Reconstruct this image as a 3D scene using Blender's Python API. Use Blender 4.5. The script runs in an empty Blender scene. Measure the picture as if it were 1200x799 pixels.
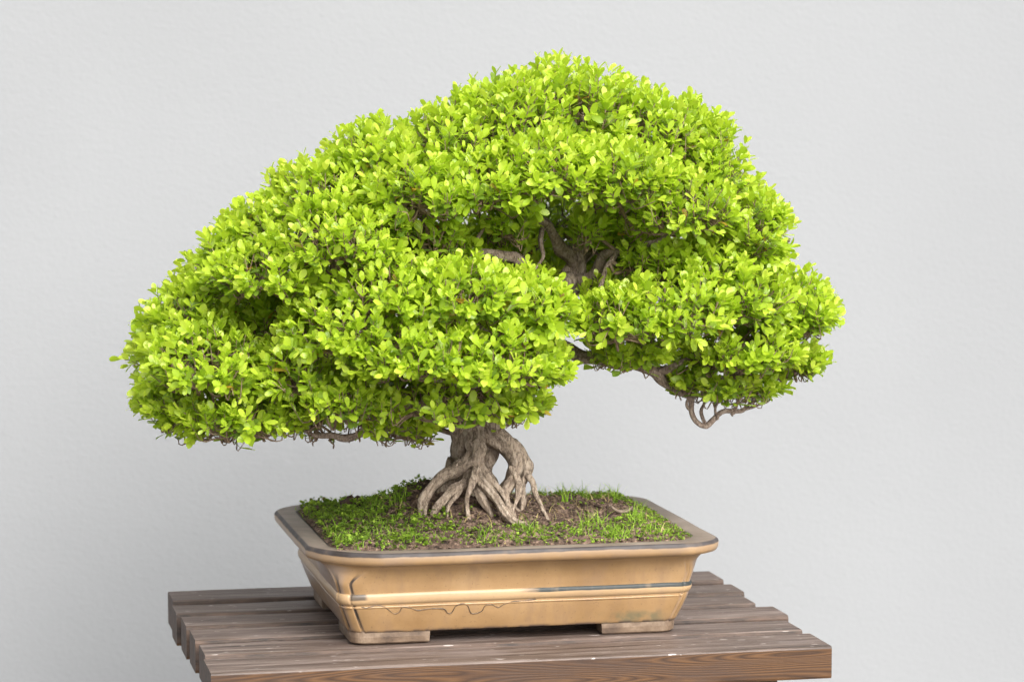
import bpy, math, random
import numpy as np
from mathutils import Vector, noise as mnoise

random.seed(7)
rng = np.random.default_rng(11)
S = bpy.context.scene
COL = S.collection
R = math.radians

# ------------------------------------------------------------------ camera
TZ = 0.62                      # height of the table top above the ground
FPX = 3227.44                  # focal length in photo pixels (photo is 1200 wide)
PITCH, YAW = 0.0869, 0.2147
CAM = np.array([-0.2702, -2.5821, 0.5406 + TZ])
cd = bpy.data.cameras.new('camera')
cam = bpy.data.objects.new('camera', cd)
COL.objects.link(cam)
cam.location = CAM
cam.rotation_euler = (math.pi / 2 - PITCH, 0, -YAW)
cd.sensor_width = 36.0
cd.lens = 36.0 * FPX / 1200.0
cd.clip_end = 200
cd.dof.use_dof = True
cd.dof.focus_distance = 2.72
cd.dof.aperture_fstop = 9.0
S.camera = cam

# ------------------------------------------------------------------ daylight (overcast)
SUN_EL, SUN_AZ = R(40), R(164)          # high, from in front and slightly right
w = bpy.data.worlds.new('World')
S.world = w
w.use_nodes = True
nt = w.node_tree
nt.nodes.clear()
sky = nt.nodes.new('ShaderNodeTexSky')
sky.sky_type = 'NISHITA'
sky.sun_disc = False
sky.sun_elevation = SUN_EL
sky.sun_rotation = SUN_AZ
sky.air_density = 1.0
sky.dust_density = 6.0
sky.ozone_density = 1.0
hs = nt.nodes.new('ShaderNodeHueSaturation')
hs.inputs['Saturation'].default_value = 0.22     # grey overcast sky
bg = nt.nodes.new('ShaderNodeBackground')
bg.inputs['Strength'].default_value = 0.12
wo = nt.nodes.new('ShaderNodeOutputWorld')
nt.links.new(sky.outputs[0], hs.inputs['Color'])
nt.links.new(hs.outputs[0], bg.inputs['Color'])
nt.links.new(bg.outputs[0], wo.inputs['Surface'])

sd = bpy.data.lights.new('sun', 'SUN')
sd.energy = 1.5
sd.angle = R(55)
sd.color = (1.0, 0.97, 0.92)
sun = bpy.data.objects.new('sun', sd)
COL.objects.link(sun)
dirv = Vector((math.sin(SUN_AZ) * math.cos(SUN_EL), math.cos(SUN_AZ) * math.cos(SUN_EL), math.sin(SUN_EL)))
sun.rotation_euler = dirv.to_track_quat('Z', 'Y').to_euler()
sun.location = (1, -2, 4)

S.view_settings.view_transform = 'Standard'
S.view_settings.look = 'None'
S.view_settings.gamma = 1
S.view_settings.use_curve_mapping = False
S.view_settings.exposure = 1.28

# ------------------------------------------------------------------ helpers
_fw = np.array([math.sin(YAW) * math.cos(PITCH), math.cos(YAW) * math.cos(PITCH), -math.sin(PITCH)])
_rt = np.array([math.cos(YAW), -math.sin(YAW), 0.0])
_up = np.cross(_rt, _fw)


def at(px, py, Y):
    """photo measurement -> world point standing at depth Y"""
    d = _fw * FPX + _rt * (px - 600) - _up * (py - 399.5)
    t = (Y - CAM[1]) / d[1]
    return CAM + d * t


def project(P):
    Q = np.asarray(P) - CAM
    d = Q @ _fw
    return np.stack([600 + FPX * (Q @ _rt) / d, 399.5 - FPX * (Q @ _up) / d], -1)


PXM = 1.0 / 1145.0            # metres per photo pixel around the tree


def norm(v):
    v = np.asarray(v, float)
    return v / np.maximum(np.linalg.norm(v, axis=-1, keepdims=True), 1e-9)


def catmull(P, n):
    P = np.asarray(P, float)
    Q = np.vstack([2 * P[0] - P[1], P, 2 * P[-1] - P[-2]])
    out = []
    for i in range(1, len(Q) - 2):
        p0, p1, p2, p3 = Q[i - 1], Q[i], Q[i + 1], Q[i + 2]
        for t in np.linspace(0, 1, n, endpoint=False):
            out.append(0.5 * ((2 * p1) + (-p0 + p2) * t + (2 * p0 - 5 * p1 + 4 * p2 - p3) * t * t + (-p0 + 3 * p1 - 3 * p2 + p3) * t ** 3))
    out.append(Q[-2])
    return np.array(out)


class MB:
    """collects vertices and faces for one mesh"""

    def __init__(self):
        self.v, self.f, self.mi, self.n = [], [], [], 0

    def add(self, verts, faces, mi=0):
        o = self.n
        self.v.extend([tuple(x) for x in verts])
        self.f.extend([tuple(i + o for i in f) for f in faces])
        self.mi.extend([mi] * len(faces))
        self.n += len(verts)

    def tube(self, P, rad, sides=8, rough=0.0, seed=0, cap=True, freq=60.0, ridge=0.0):
        P = np.asarray(P, float)
        m = len(P)
        rad = np.broadcast_to(np.asarray(rad, float), (m,))
        T = norm(np.gradient(P, axis=0))
        a = np.array([0, 0, 1.0]) if abs(T[0][2]) < 0.8 else np.array([1.0, 0, 0])
        N = norm(a - T[0] * (a @ T[0]))
        ang = np.linspace(0, 2 * math.pi, sides, endpoint=False)
        V = []
        S_ = np.concatenate([[0], np.cumsum(np.linalg.norm(np.diff(P, axis=0), axis=1))])
        for i in range(m):
            N = norm(N - T[i] * (N @ T[i]))
            B = np.cross(T[i], N)
            for q in ang:
                d = N * math.cos(q) + B * math.sin(q)
                r = rad[i]
                if rough:
                    p = P[i] + d * r
                    r *= 1 + rough * mnoise.noise(Vector((p * freq + seed)))
                if ridge:
                    r *= 1 + ridge * (mnoise.noise(Vector((math.cos(q) * 1.9 + seed, math.sin(q) * 1.9, S_[i] * 14))) + 0.5 * mnoise.noise(Vector((math.cos(q) * 4 + seed, math.sin(q) * 4, S_[i] * 22))))
                V.append(P[i] + d * r)
        F = []
        for i in range(m - 1):
            for k in range(sides):
                k2 = (k + 1) % sides
                F.append((i * sides + k, i * sides + k2, (i + 1) * sides + k2, (i + 1) * sides + k))
        if cap:
            F.append(tuple(range(sides))[::-1])
            F.append(tuple((m - 1) * sides + k for k in range(sides)))
        self.add(V, F)

    def build(self, name, mats, parent=None, smooth=True):
        me = bpy.data.meshes.new(name)
        me.from_pydata(self.v, [], self.f)
        for m in (mats if isinstance(mats, (list, tuple)) else [mats]):
            me.materials.append(m)
        me.polygons.foreach_set('material_index', self.mi)
        me.polygons.foreach_set('use_smooth', [smooth] * len(me.polygons))
        me.update()
        o = bpy.data.objects.new(name, me)
        COL.objects.link(o)
        if parent:
            o.parent = parent
            o.matrix_parent_inverse.identity()
            o.location = -parent.location      # meshes are written in world coordinates
        return o


def np_mesh(name, V, F, mats, parent=None, attrs=None, smooth=True):
    """fast mesh of quads from numpy arrays"""
    me = bpy.data.meshes.new(name)
    nv, nf = len(V), len(F)
    k = F.shape[1]
    me.vertices.add(nv)
    me.vertices.foreach_set('co', np.ascontiguousarray(V, dtype=np.float32).ravel())
    me.loops.add(nf * k)
    me.loops.foreach_set('vertex_index', F.astype(np.int32).ravel())
    me.polygons.add(nf)
    me.polygons.foreach_set('loop_start', np.arange(0, nf * k, k, dtype=np.int32))
    me.polygons.foreach_set('use_smooth', np.full(nf, smooth))
    for a, val in (attrs or {}).items():
        at_ = me.attributes.new(a, 'FLOAT', 'POINT')
        at_.data.foreach_set('value', np.asarray(val, np.float32))
    me.materials.append(mats)
    me.update(calc_edges=True)
    me.validate()
    o = bpy.data.objects.new(name, me)
    COL.objects.link(o)
    if parent:
        o.parent = parent
        o.location = -parent.location
    return o


def empty(name, loc, label, cat):
    o = bpy.data.objects.new(name, None)
    COL.objects.link(o)
    o.location = loc
    o.empty_display_size = 0.05
    o['label'] = label
    o['category'] = cat
    return o


def tag(o, label, cat, kind=None):
    o['label'] = label
    o['category'] = cat
    if kind:
        o['kind'] = kind


class Mat:
    def __init__(self, name):
        self.m = bpy.data.materials.new(name)
        self.m.use_nodes = True
        self.t = self.m.node_tree
        self.b = self.t.nodes['Principled BSDF']
        self.out = self.t.nodes['Material Output']

    def n(self, typ, **kw):
        nd = self.t.nodes.new(typ)
        for k, v in kw.items():
            if k.startswith('i_'):
                key = k[2:].replace('_', ' ')
                nd.inputs[int(key) if key.isdigit() else key].default_value = v
            else:
                setattr(nd, k, v)
        return nd

    def l(self, a, b):
        self.t.links.new(a, b)

    def val(self, x, sock):
        if hasattr(x, 'is_linked') or hasattr(x, 'links'):
            self.l(x, sock)
        else:
            sock.default_value = x

    def math(self, op, a, b=0.0, c=0.0, clamp=False):
        nd = self.n('ShaderNodeMath', operation=op, use_clamp=clamp)
        self.val(a, nd.inputs[0]); self.val(b, nd.inputs[1]); self.val(c, nd.inputs[2])
        return nd.outputs[0]

    def smooth(self, x, lo, hi, a=0.0, b=1.0):
        nd = self.n('ShaderNodeMapRange', interpolation_type='SMOOTHSTEP')
        self.val(x, nd.inputs[0])
        nd.inputs[1].default_value, nd.inputs[2].default_value = lo, hi
        nd.inputs[3].default_value, nd.inputs[4].default_value = a, b
        return nd.outputs[0]

    def noise(self, vec, scale, detail=4, rough=0.55, dims=None):
        nd = self.n('ShaderNodeTexNoise', i_Scale=scale, i_Detail=detail, i_Roughness=rough)
        if dims:
            nd.noise_dimensions = dims
            self.l(vec, nd.inputs['W'] if dims == '1D' else nd.inputs['Vector'])
        elif vec is not None:
            self.l(vec, nd.inputs['Vector'])
        return nd.outputs[0]

    def mapping(self, vec, scale=(1, 1, 1), loc=(0, 0, 0), rot=(0, 0, 0)):
        nd = self.n('ShaderNodeMapping', i_Scale=scale, i_Location=loc, i_Rotation=rot)
        self.l(vec, nd.inputs['Vector'])
        return nd.outputs[0]

    def ramp(self, fac, stops):
        nd = self.n('ShaderNodeValToRGB')
        e = nd.color_ramp.elements
        while len(e) < len(stops):
            e.new(0.5)
        for el, (p, c) in zip(e, stops):
            el.position = p
            el.color = (*c, 1)
        self.l(fac, nd.inputs[0])
        return nd.outputs[0]

    def mix(self, fac, a, b, mode='MIX'):
        nd = self.n('ShaderNodeMix', data_type='RGBA', blend_type=mode)
        self.val(fac, nd.inputs[0])
        for s, x in ((nd.inputs[6], a), (nd.inputs[7], b)):
            if isinstance(x, tuple):
                s.default_value = (*x, 1)
            else:
                self.l(x, s)
        return nd.outputs[2]

    def bump(self, h, strength, dist, prev=None):
        nd = self.n('ShaderNodeBump', i_Strength=strength, i_Distance=dist)
        self.l(h, nd.inputs['Height'])
        if prev is not None:
            self.l(prev, nd.inputs['Normal'])
        return nd.outputs[0]

    def pos(self):
        return self.n('ShaderNodeNewGeometry').outputs['Position']

    def obj(self):
        return self.n('ShaderNodeTexCoord').outputs['Object']


# ------------------------------------------------------------------ materials
def mat_wall():
    M = Mat('white_stucco')
    p = M.pos()
    big = M.noise(p, 1.1, 3)
    c = M.mix(M.smooth(big, 0.3, 0.7), (0.221, 0.2280, 0.2365), (0.239, 0.2465, 0.2555))
    M.l(c, M.b.inputs['Base Color'])
    M.b.inputs['Roughness'].default_value = 0.75
    M.b.inputs['Specular IOR Level'].default_value = 0.25
    n1 = M.noise(M.mapping(p, (120, 120, 150)), 1.0, 4, 0.6)
    n2 = M.noise(M.mapping(p, (9, 9, 14)), 1.0, 3, 0.5)
    b = M.bump(n2, 0.14, 0.004)
    b = M.bump(n1, 0.4, 0.0016, b)
    M.l(b, M.b.inputs['Normal'])
    return M.m


def mat_ground():
    M = Mat('pale_paving')
    p = M.pos()
    c = M.ramp(M.noise(p, 6, 5), [(0.3, (0.20, 0.197, 0.19)), (0.7, (0.28, 0.275, 0.268))])
    M.l(c, M.b.inputs['Base Color'])
    M.b.inputs['Roughness'].default_value = 0.85
    return M.m


def mat_wood_top():
    M = Mat('weathered_wood')
    p = M.obj()
    info = M.n('ShaderNodeObjectInfo').outputs['Random']
    off = M.n('ShaderNodeCombineXYZ')
    M.l(M.math('MULTIPLY', info, 37.0), off.inputs[0])
    M.l(M.math('MULTIPLY', info, 11.0), off.inputs[1])
    va = M.n('ShaderNodeVectorMath', operation='ADD')
    M.l(p, va.inputs[0]); M.l(off.outputs[0], va.inputs[1])
    q = va.outputs[0]
    g1 = M.noise(M.mapping(q, (6, 120, 60)), 1.0, 8, 0.7)
    g2 = M.noise(M.mapping(q, (14, 420, 200)), 1.0, 3, 0.6)
    blot = M.noise(M.mapping(q, (9, 26, 20)), 1.0, 5, 0.65)
    c = M.ramp(g1, [(0.34, (0.030, 0.020, 0.015)), (0.5, (0.105, 0.077, 0.063)), (0.67, (0.210, 0.173, 0.155))])
    c = M.mix(M.smooth(g2, 0.55, 0.75, 0, 0.6), c, (0.05, 0.03, 0.024))
    c = M.mix(M.smooth(blot, 0.5, 0.75, 0, 0.6), c, (0.215, 0.18, 0.168))
    tint = M.mix(info, (0.78, 0.74, 0.71), (1.12, 1.09, 1.08))
    c = M.mix(1.0, c, tint, 'MULTIPLY')
    sc = M.noise(M.mapping(q, (60, 220, 90), rot=(0, 0, 0.12)), 1.0, 2, 0.5)
    c = M.mix(M.smooth(sc, 0.68, 0.73, 0, 0.65), c, (0.55, 0.5, 0.47))
    M.l(c, M.b.inputs['Base Color'])
    M.l(M.smooth(blot, 0.3, 0.7, 0.5, 0.68), M.b.inputs['Roughness'])
    M.b.inputs['Specular IOR Level'].default_value = 0.45
    M.l(M.bump(g1, 0.6, 0.002, M.bump(g2, 0.3, 0.0007)), M.b.inputs['Normal'])
    return M.m


def mat_wood_side():
    M = Mat('varnished_wood')
    p = M.obj()
    info = M.n('ShaderNodeObjectInfo').outputs['Random']
    off = M.n('ShaderNodeCombineXYZ')
    M.l(M.math('MULTIPLY', info, 17.0), off.inputs[0])
    va = M.n('ShaderNodeVectorMath', operation='ADD')
    M.l(p, va.inputs[0]); M.l(off.outputs[0], va.inputs[1])
    q = va.outputs[0]
    # cathedral grain: contour lines of a field stretched along the board
    fld = M.noise(M.mapping(q, (2.3, 46, 40)), 1.0, 1.2, 0.35)
    rings = M.math('FRACT', M.math('MULTIPLY', fld, 15.0))
    ring = M.math('PINGPONG', M.math('MULTIPLY', fld, 30.0), 0.5)
    fine = M.noise(M.mapping(q, (22, 700, 600)), 1.0, 3, 0.6)
    c = M.ramp(M.math('MULTIPLY', ring, 2.0), [(0.0, (0.034, 0.016, 0.007)), (0.4, (0.070, 0.032, 0.012)), (1.0, (0.112, 0.054, 0.020))])
    c = M.mix(M.smooth(fine, 0.45, 0.7, 0, 0.55), c, (0.045, 0.021, 0.011))
    dirt = M.noise(M.mapping(q, (6, 22, 22)), 1.0, 5, 0.65)
    c = M.mix(M.smooth(dirt, 0.45, 0.7, 0, 0.7), c, (0.05, 0.03, 0.022))
    M.l(c, M.b.inputs['Base Color'])
    M.b.inputs['Roughness'].default_value = 0.45
    M.b.inputs['Specular IOR Level'].default_value = 0.4
    M.l(M.bump(ring, 0.15, 0.001, M.bump(fine, 0.25, 0.0006)), M.b.inputs['Normal'])
    return M.m


def mat_wood_end_gap():
    M = Mat('end_grain_gap_shade')
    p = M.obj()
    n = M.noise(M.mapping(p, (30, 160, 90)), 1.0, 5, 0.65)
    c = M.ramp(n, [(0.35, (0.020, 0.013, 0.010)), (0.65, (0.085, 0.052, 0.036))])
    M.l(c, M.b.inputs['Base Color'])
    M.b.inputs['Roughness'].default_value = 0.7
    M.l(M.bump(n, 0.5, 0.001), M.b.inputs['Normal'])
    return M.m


def glaze(M, p):
    """base tan glaze with speckle and streaks (returns colour, roughness)"""
    streak = M.noise(M.mapping(p, (70, 70, 5)), 1.0, 4, 0.6)
    blot = M.noise(p, 14, 5, 0.6)
    spk = M.noise(p, 420, 2, 0.5)
    c = M.ramp(blot, [(0.3, (0.245, 0.145, 0.064)), (0.55, (0.325, 0.200, 0.092)), (0.8, (0.385, 0.252, 0.13))])
    c = M.mix(M.smooth(streak, 0.45, 0.75, 0, 0.6), c, (0.24, 0.15, 0.085))
    c = M.mix(M.smooth(spk, 0.64, 0.72, 0, 0.35), c, (0.12, 0.075, 0.045))
    return c, streak, blot


def mat_pot_body(POT):
    M = Mat('tan_glaze')
    p = M.pos()
    c, streak, blot = glaze(M, p)
    sx = M.n('ShaderNodeSeparateXYZ')
    M.l(p, sx.inputs[0])
    X, Y, Z = sx.outputs
    z = M.math('SUBTRACT', Z, TZ)
    nrm = M.n('ShaderNodeSeparateXYZ')
    M.l(M.n('ShaderNodeNewGeometry').outputs['True Normal'], nrm.inputs[0])
    # grey patina with reflection painted in, over the short end walls
    side = M.smooth(M.math('ABSOLUTE', nrm.outputs[0]), 0.45, 0.8)
    patina_refl = M.smooth(M.noise(M.mapping(p, (12, 9, 20)), 1.0, 4, 0.6), 0.35, 0.62, 0.25, 0.85)
    c = M.mix(M.math('MULTIPLY', side, patina_refl), c, (0.25, 0.19, 0.16))
    # greenish patch low on the right and a broken dark brown band near the foot line
    gp = M.math('MULTIPLY', M.smooth(X, POT['x0'] + 0.27, POT['x0'] + 0.33), M.smooth(X, POT['x0'] + 0.35, POT['x0'] + 0.372, 1, 0))
    gp = M.math('MULTIPLY', gp, M.smooth(z, 0.020, 0.0285, 1, 0))
    gp = M.math('MULTIPLY', gp, M.smooth(M.noise(p, 60, 4), 0.38, 0.62))
    c = M.mix(M.math('MULTIPLY', gp, 0.7), c, (0.115, 0.12, 0.075))
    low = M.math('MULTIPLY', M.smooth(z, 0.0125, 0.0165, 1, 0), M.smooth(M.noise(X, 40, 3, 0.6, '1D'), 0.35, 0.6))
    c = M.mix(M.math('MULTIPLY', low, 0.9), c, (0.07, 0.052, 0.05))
    ln_ = M.n('ShaderNodeAttribute', attribute_name='line').outputs['Fac']
    brk = M.smooth(M.noise(M.mapping(p, (60, 60, 25)), 1.0, 3), 0.36, 0.56)
    brk = M.math('MULTIPLY', brk, M.smooth(X, POT['x0'] + 0.1, POT['x0'] + 0.2, 1, 0.2))
    ln_ = M.math('MULTIPLY', ln_, M.smooth(X, POT['x0'] + 0.1, POT['x0'] + 0.2, 1, 0.6))
    zl = M.math('MULTIPLY', M.smooth(z, 0.014, 0.02), M.smooth(z, 0.068, 0.077, 1, 0))
    c = M.mix(M.math('MULTIPLY', M.math('MULTIPLY', M.smooth(ln_, 0.35, 0.8), zl), M.math('MULTIPLY_ADD', brk, 0.35, 0.65)), c, (0.04, 0.03, 0.024))
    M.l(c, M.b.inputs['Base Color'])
    M.l(M.smooth(blot, 0.3, 0.7, 0.34, 0.5), M.b.inputs['Roughness'])
    M.b.inputs['Coat Weight'].default_value = 0.12
    M.b.inputs['Coat Roughness'].default_value = 0.22
    M.l(M.bump(M.noise(p, 35, 4), 0.25, 0.002, M.bump(streak, 0.1, 0.001)), M.b.inputs['Normal'])
    return M.m


def mat_pot_belt(POT):
    M = Mat('belt_glaze')
    p = M.pos()
    c, streak, blot = glaze(M, p)
    sx = M.n('ShaderNodeSeparateXYZ')
    M.l(p, sx.inputs[0])
    X, Y, Z = sx.outputs
    z = M.math('SUBTRACT', Z, TZ)
    c = M.mix(0.35, c, (0.5, 0.36, 0.22))
    wob = M.math('MULTIPLY', M.math('SUBTRACT', M.noise(X, 22, 2, 0.5, '1D'), 0.5), 0.0016)
    zz = M.math('ADD', z, wob)
    xs = M.smooth(X, POT['x0'] + 0.205, POT['x0'] + 0.235)
    st = M.math('MULTIPLY', M.math('MULTIPLY', M.smooth(zz, 0.0496, 0.0503), M.smooth(zz, 0.0540, 0.0550, 1, 0)), xs)
    nose = M.smooth(M.noise(X, 50, 2, 0.6, '1D'), 0.25, 0.5, 0.8, 1)
    c = M.mix(M.math('MULTIPLY', st, nose), c, (0.022, 0.028, 0.027))
    chip = M.math('MULTIPLY', M.math('MULTIPLY', M.smooth(X, POT['x0'] + 0.037, POT['x0'] + 0.040), M.smooth(X, POT['x0'] + 0.052, POT['x0'] + 0.058, 1, 0)), M.smooth(zz, 0.047, 0.049))
    c = M.mix(M.math('MULTIPLY', chip, 0.85), c, (0.03, 0.026, 0.024))
    M.l(c, M.b.inputs['Base Color'])
    M.l(M.math('MULTIPLY_ADD', st, 0.2, 0.46), M.b.inputs['Roughness'])
    M.b.inputs['Coat Weight'].default_value = 0.12
    M.b.inputs['Coat Roughness'].default_value = 0.15
    return M.m


def mat_pot_rim(POT):
    M = Mat('rim_glaze')
    p = M.pos()
    c, streak, blot = glaze(M, p)
    sx = M.n('ShaderNodeSeparateXYZ')
    M.l(p, sx.inputs[0])
    X, Y, Z = sx.outputs
    z = M.math('SUBTRACT', Z, TZ)
    dust = M.noise(p, 22, 6, 0.65)
    top = M.ramp(dust, [(0.3, (0.14, 0.105, 0.082)), (0.55, (0.21, 0.168, 0.135)), (0.8, (0.29, 0.24, 0.20))])
    wob = M.math('MULTIPLY', M.math('SUBTRACT', M.noise(p, 26, 4), 0.5), 0.005)
    zz = M.math('ADD', z, wob)
    gn = M.n('ShaderNodeSeparateXYZ')
    M.l(M.n('ShaderNodeNewGeometry').outputs['Normal'], gn.inputs[0])
    flat = M.smooth(gn.outputs[2], 0.90, 0.985)
    c = M.mix(M.smooth(M.noise(p, 30, 5, 0.65), 0.4, 0.7, 0.1, 0.65), c, (0.20, 0.14, 0.10))
    edge = M.smooth(zz, 0.0936, 0.0950)
    c = M.mix(M.math('MULTIPLY', M.smooth(zz, 0.088, 0.0925), 0.5), c, (0.26, 0.185, 0.12))
    edgec = M.ramp(M.noise(p, 45, 5), [(0.35, (0.016, 0.013, 0.015)), (0.55, (0.036, 0.033, 0.037)), (0.75, (0.11, 0.08, 0.058))])
    c = M.mix(M.math('MULTIPLY', edge, 0.95), c, edgec)
    c = M.mix(flat, c, top)
    M.l(c, M.b.inputs['Base Color'])
    M.l(M.smooth(z, 0.0925, 0.0955, 0.36, 0.62), M.b.inputs['Roughness'])
    M.l(M.bump(dust, 0.3, 0.0015), M.b.inputs['Normal'])
    return M.m


def mat_simple(name, stops, scale, rough, bump=0.3, dist=0.001, detail=5):
    M = Mat(name)
    p = M.pos()
    n = M.noise(p, scale, detail, 0.62)
    M.l(M.ramp(n, stops), M.b.inputs['Base Color'])
    M.b.inputs['Roughness'].default_value = rough
    if bump:
        M.l(M.bump(n, bump, dist), M.b.inputs['Normal'])
    return M.m


def mat_bark(name, a, b, c, scale=1.0):
    M = Mat(name)
    p = M.pos()
    st = M.noise(M.mapping(p, (330 * scale, 330 * scale, 120 * scale)), 1.0, 6, 0.7)
    big = M.noise(p, 45 * scale, 4, 0.6)
    col = M.ramp(st, [(0.28, a), (0.5, b), (0.75, c)])
    col = M.mix(M.smooth(big, 0.52, 0.72, 0, 0.55), col, c)
    col = M.mix(M.smooth(big, 0.30, 0.45, 0.6, 0), col, a)
    crk = M.noise(M.mapping(p, (150 * scale, 150 * scale, 45 * scale), loc=(3, 1, 7)), 1.0, 3, 0.6)
    col = M.mix(M.smooth(M.math('ABSOLUTE', M.math('SUBTRACT', crk, 0.5)), 0.0, 0.035, 0.7, 0), col, a)
    M.l(col, M.b.inputs['Base Color'])
    M.b.inputs['Roughness'].default_value = 0.85
    M.b.inputs['Specular IOR Level'].default_value = 0.2
    M.l(M.bump(st, 1.0, 0.003, M.bump(big, 0.6, 0.004)), M.b.inputs['Normal'])
    return M.m


def mat_leaf(name, stops, trans, trans_mul, rough=0.42, spec=0.45):
    M = Mat(name)
    tone = M.n('ShaderNodeAttribute', attribute_name='tone').outputs['Fac']
    mid = M.n('ShaderNodeAttribute', attribute_name='rib').outputs['Fac']
    c = M.ramp(tone, stops)
    c = M.mix(M.math('MULTIPLY', mid, 0.22), c, (0.45, 0.55, 0.12))
    M.l(c, M.b.inputs['Base Color'])
    M.b.inputs['Roughness'].default_value = rough
    M.b.inputs['Specular IOR Level'].default_value = spec
    tr = M.n('ShaderNodeBsdfTranslucent')
    M.l(M.mix(1.0, c, trans_mul, 'MULTIPLY'), tr.inputs['Color'])
    mx = M.n('ShaderNodeMixShader')
    mx.inputs[0].default_value = trans
    M.l(M.b.outputs[0], mx.inputs[1])
    M.l(tr.outputs[0], mx.inputs[2])
    M.l(mx.outputs[0], M.out.inputs['Surface'])
    return M.m


# pot footprint (outer rim), table coordinates: table front left top corner is the origin
POT = dict(x0=0.1084, y0=0.0549, L=0.42, D=0.3593)
PCX, PCY = POT['x0'] + POT['L'] / 2, POT['y0'] + POT['D'] / 2

M_WALL, M_GROUND = mat_wall(), mat_ground()
M_WTOP, M_WSIDE, M_WEND_GAP = mat_wood_top(), mat_wood_side(), mat_wood_end_gap()
M_BODY, M_BELT, M_RIM = mat_pot_body(POT), mat_pot_belt(POT), mat_pot_rim(POT)
M_FOOT = mat_simple('foot_glaze', [(0.3, (0.07, 0.046, 0.032)), (0.5, (0.145, 0.098, 0.064)), (0.75, (0.27, 0.2, 0.14))], 60, 0.5)
M_SOIL = mat_simple('dark_soil', [(0.34, (0.026, 0.016, 0.012)), (0.5, (0.115, 0.073, 0.052)), (0.68, (0.31, 0.215, 0.155))], 160, 0.95, 1.0, 0.004, 8)
M_TRUNK = mat_bark('grey_bark', (0.085, 0.060, 0.044), (0.36, 0.282, 0.215), (0.60, 0.50, 0.405))
M_BRANCH = mat_bark('brown_bark', (0.12, 0.085, 0.065), (0.32, 0.24, 0.19), (0.56, 0.46, 0.38), 1.4)
M_LEAF = mat_leaf('boxwood_leaf', [(0.0, (0.50, 0.22, 0.03)), (0.06, (0.34, 0.25, 0.03)), (0.10, (0.13, 0.23, 0.03)),
                                   (0.42, (0.325, 0.475, 0.022)), (0.75, (0.455, 0.60, 0.036)), (1.0, (0.58, 0.685, 0.085))],
                  0.5, (1.2, 1.2, 0.8), 0.34, 0.5)
M_GRASS = mat_leaf('grass_blade', [(0.0, (0.48, 0.36, 0.19)), (0.18, (0.42, 0.36, 0.15)), (0.25, (0.12, 0.20, 0.025)), (0.6, (0.20, 0.35, 0.032)), (1.0, (0.34, 0.50, 0.06))],
                   0.35, (1.2, 1.2, 0.8), 0.55, 0.25)
M_MOSS = mat_leaf('moss_leaf', [(0.0, (0.20, 0.13, 0.06)), (0.15, (0.10, 0.15, 0.025)), (0.6, (0.18, 0.30, 0.03)), (1.0, (0.32, 0.45, 0.06))],
                  0.3, (1.2, 1.2, 0.8), 0.6, 0.2)
M_STRAW = mat_simple('dry_straw', [(0.3, (0.24, 0.16, 0.09)), (0.7, (0.45, 0.34, 0.2))], 60, 0.8, 0)
M_DEBRIS = mat_simple('dark_moss_clump', [(0.3, (0.035, 0.02, 0.013)), (0.7, (0.12, 0.07, 0.045))], 220, 0.95, 1.0, 0.003)

# ------------------------------------------------------------------ setting
mb = MB()
mb.add([(-8, -9, 0), (8, -9, 0), (8, 1.06, 0), (-8, 1.06, 0)], [(0, 1, 2, 3)])
g = mb.build('ground', M_GROUND, smooth=False)
g['kind'] = 'structure'
mb = MB()
wx0, wx1, wy0, wy1, wz = -3.2, 4.2, 1.06, 1.26, 2.9
mb.add([(wx0, wy0, -0.01), (wx1, wy0, -0.01), (wx1, wy1, -0.01), (wx0, wy1, -0.01), (wx0, wy0, wz), (wx1, wy0, wz), (wx1, wy1, wz), (wx0, wy1, wz)],
       [(0, 1, 5, 4), (1, 2, 6, 5), (2, 3, 7, 6), (3, 0, 4, 7), (4, 5, 6, 7), (3, 2, 1, 0)])
wall = mb.build('stucco_wall', M_WALL, smooth=False)
tag(wall, 'plain white stucco wall standing behind the bonsai', 'wall')

# ------------------------------------------------------------------ table
table = empty('slatted_table', (0.31, 0.22, 0), 'weathered brown slatted wooden table carrying the bonsai pot', 'table')


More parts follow.
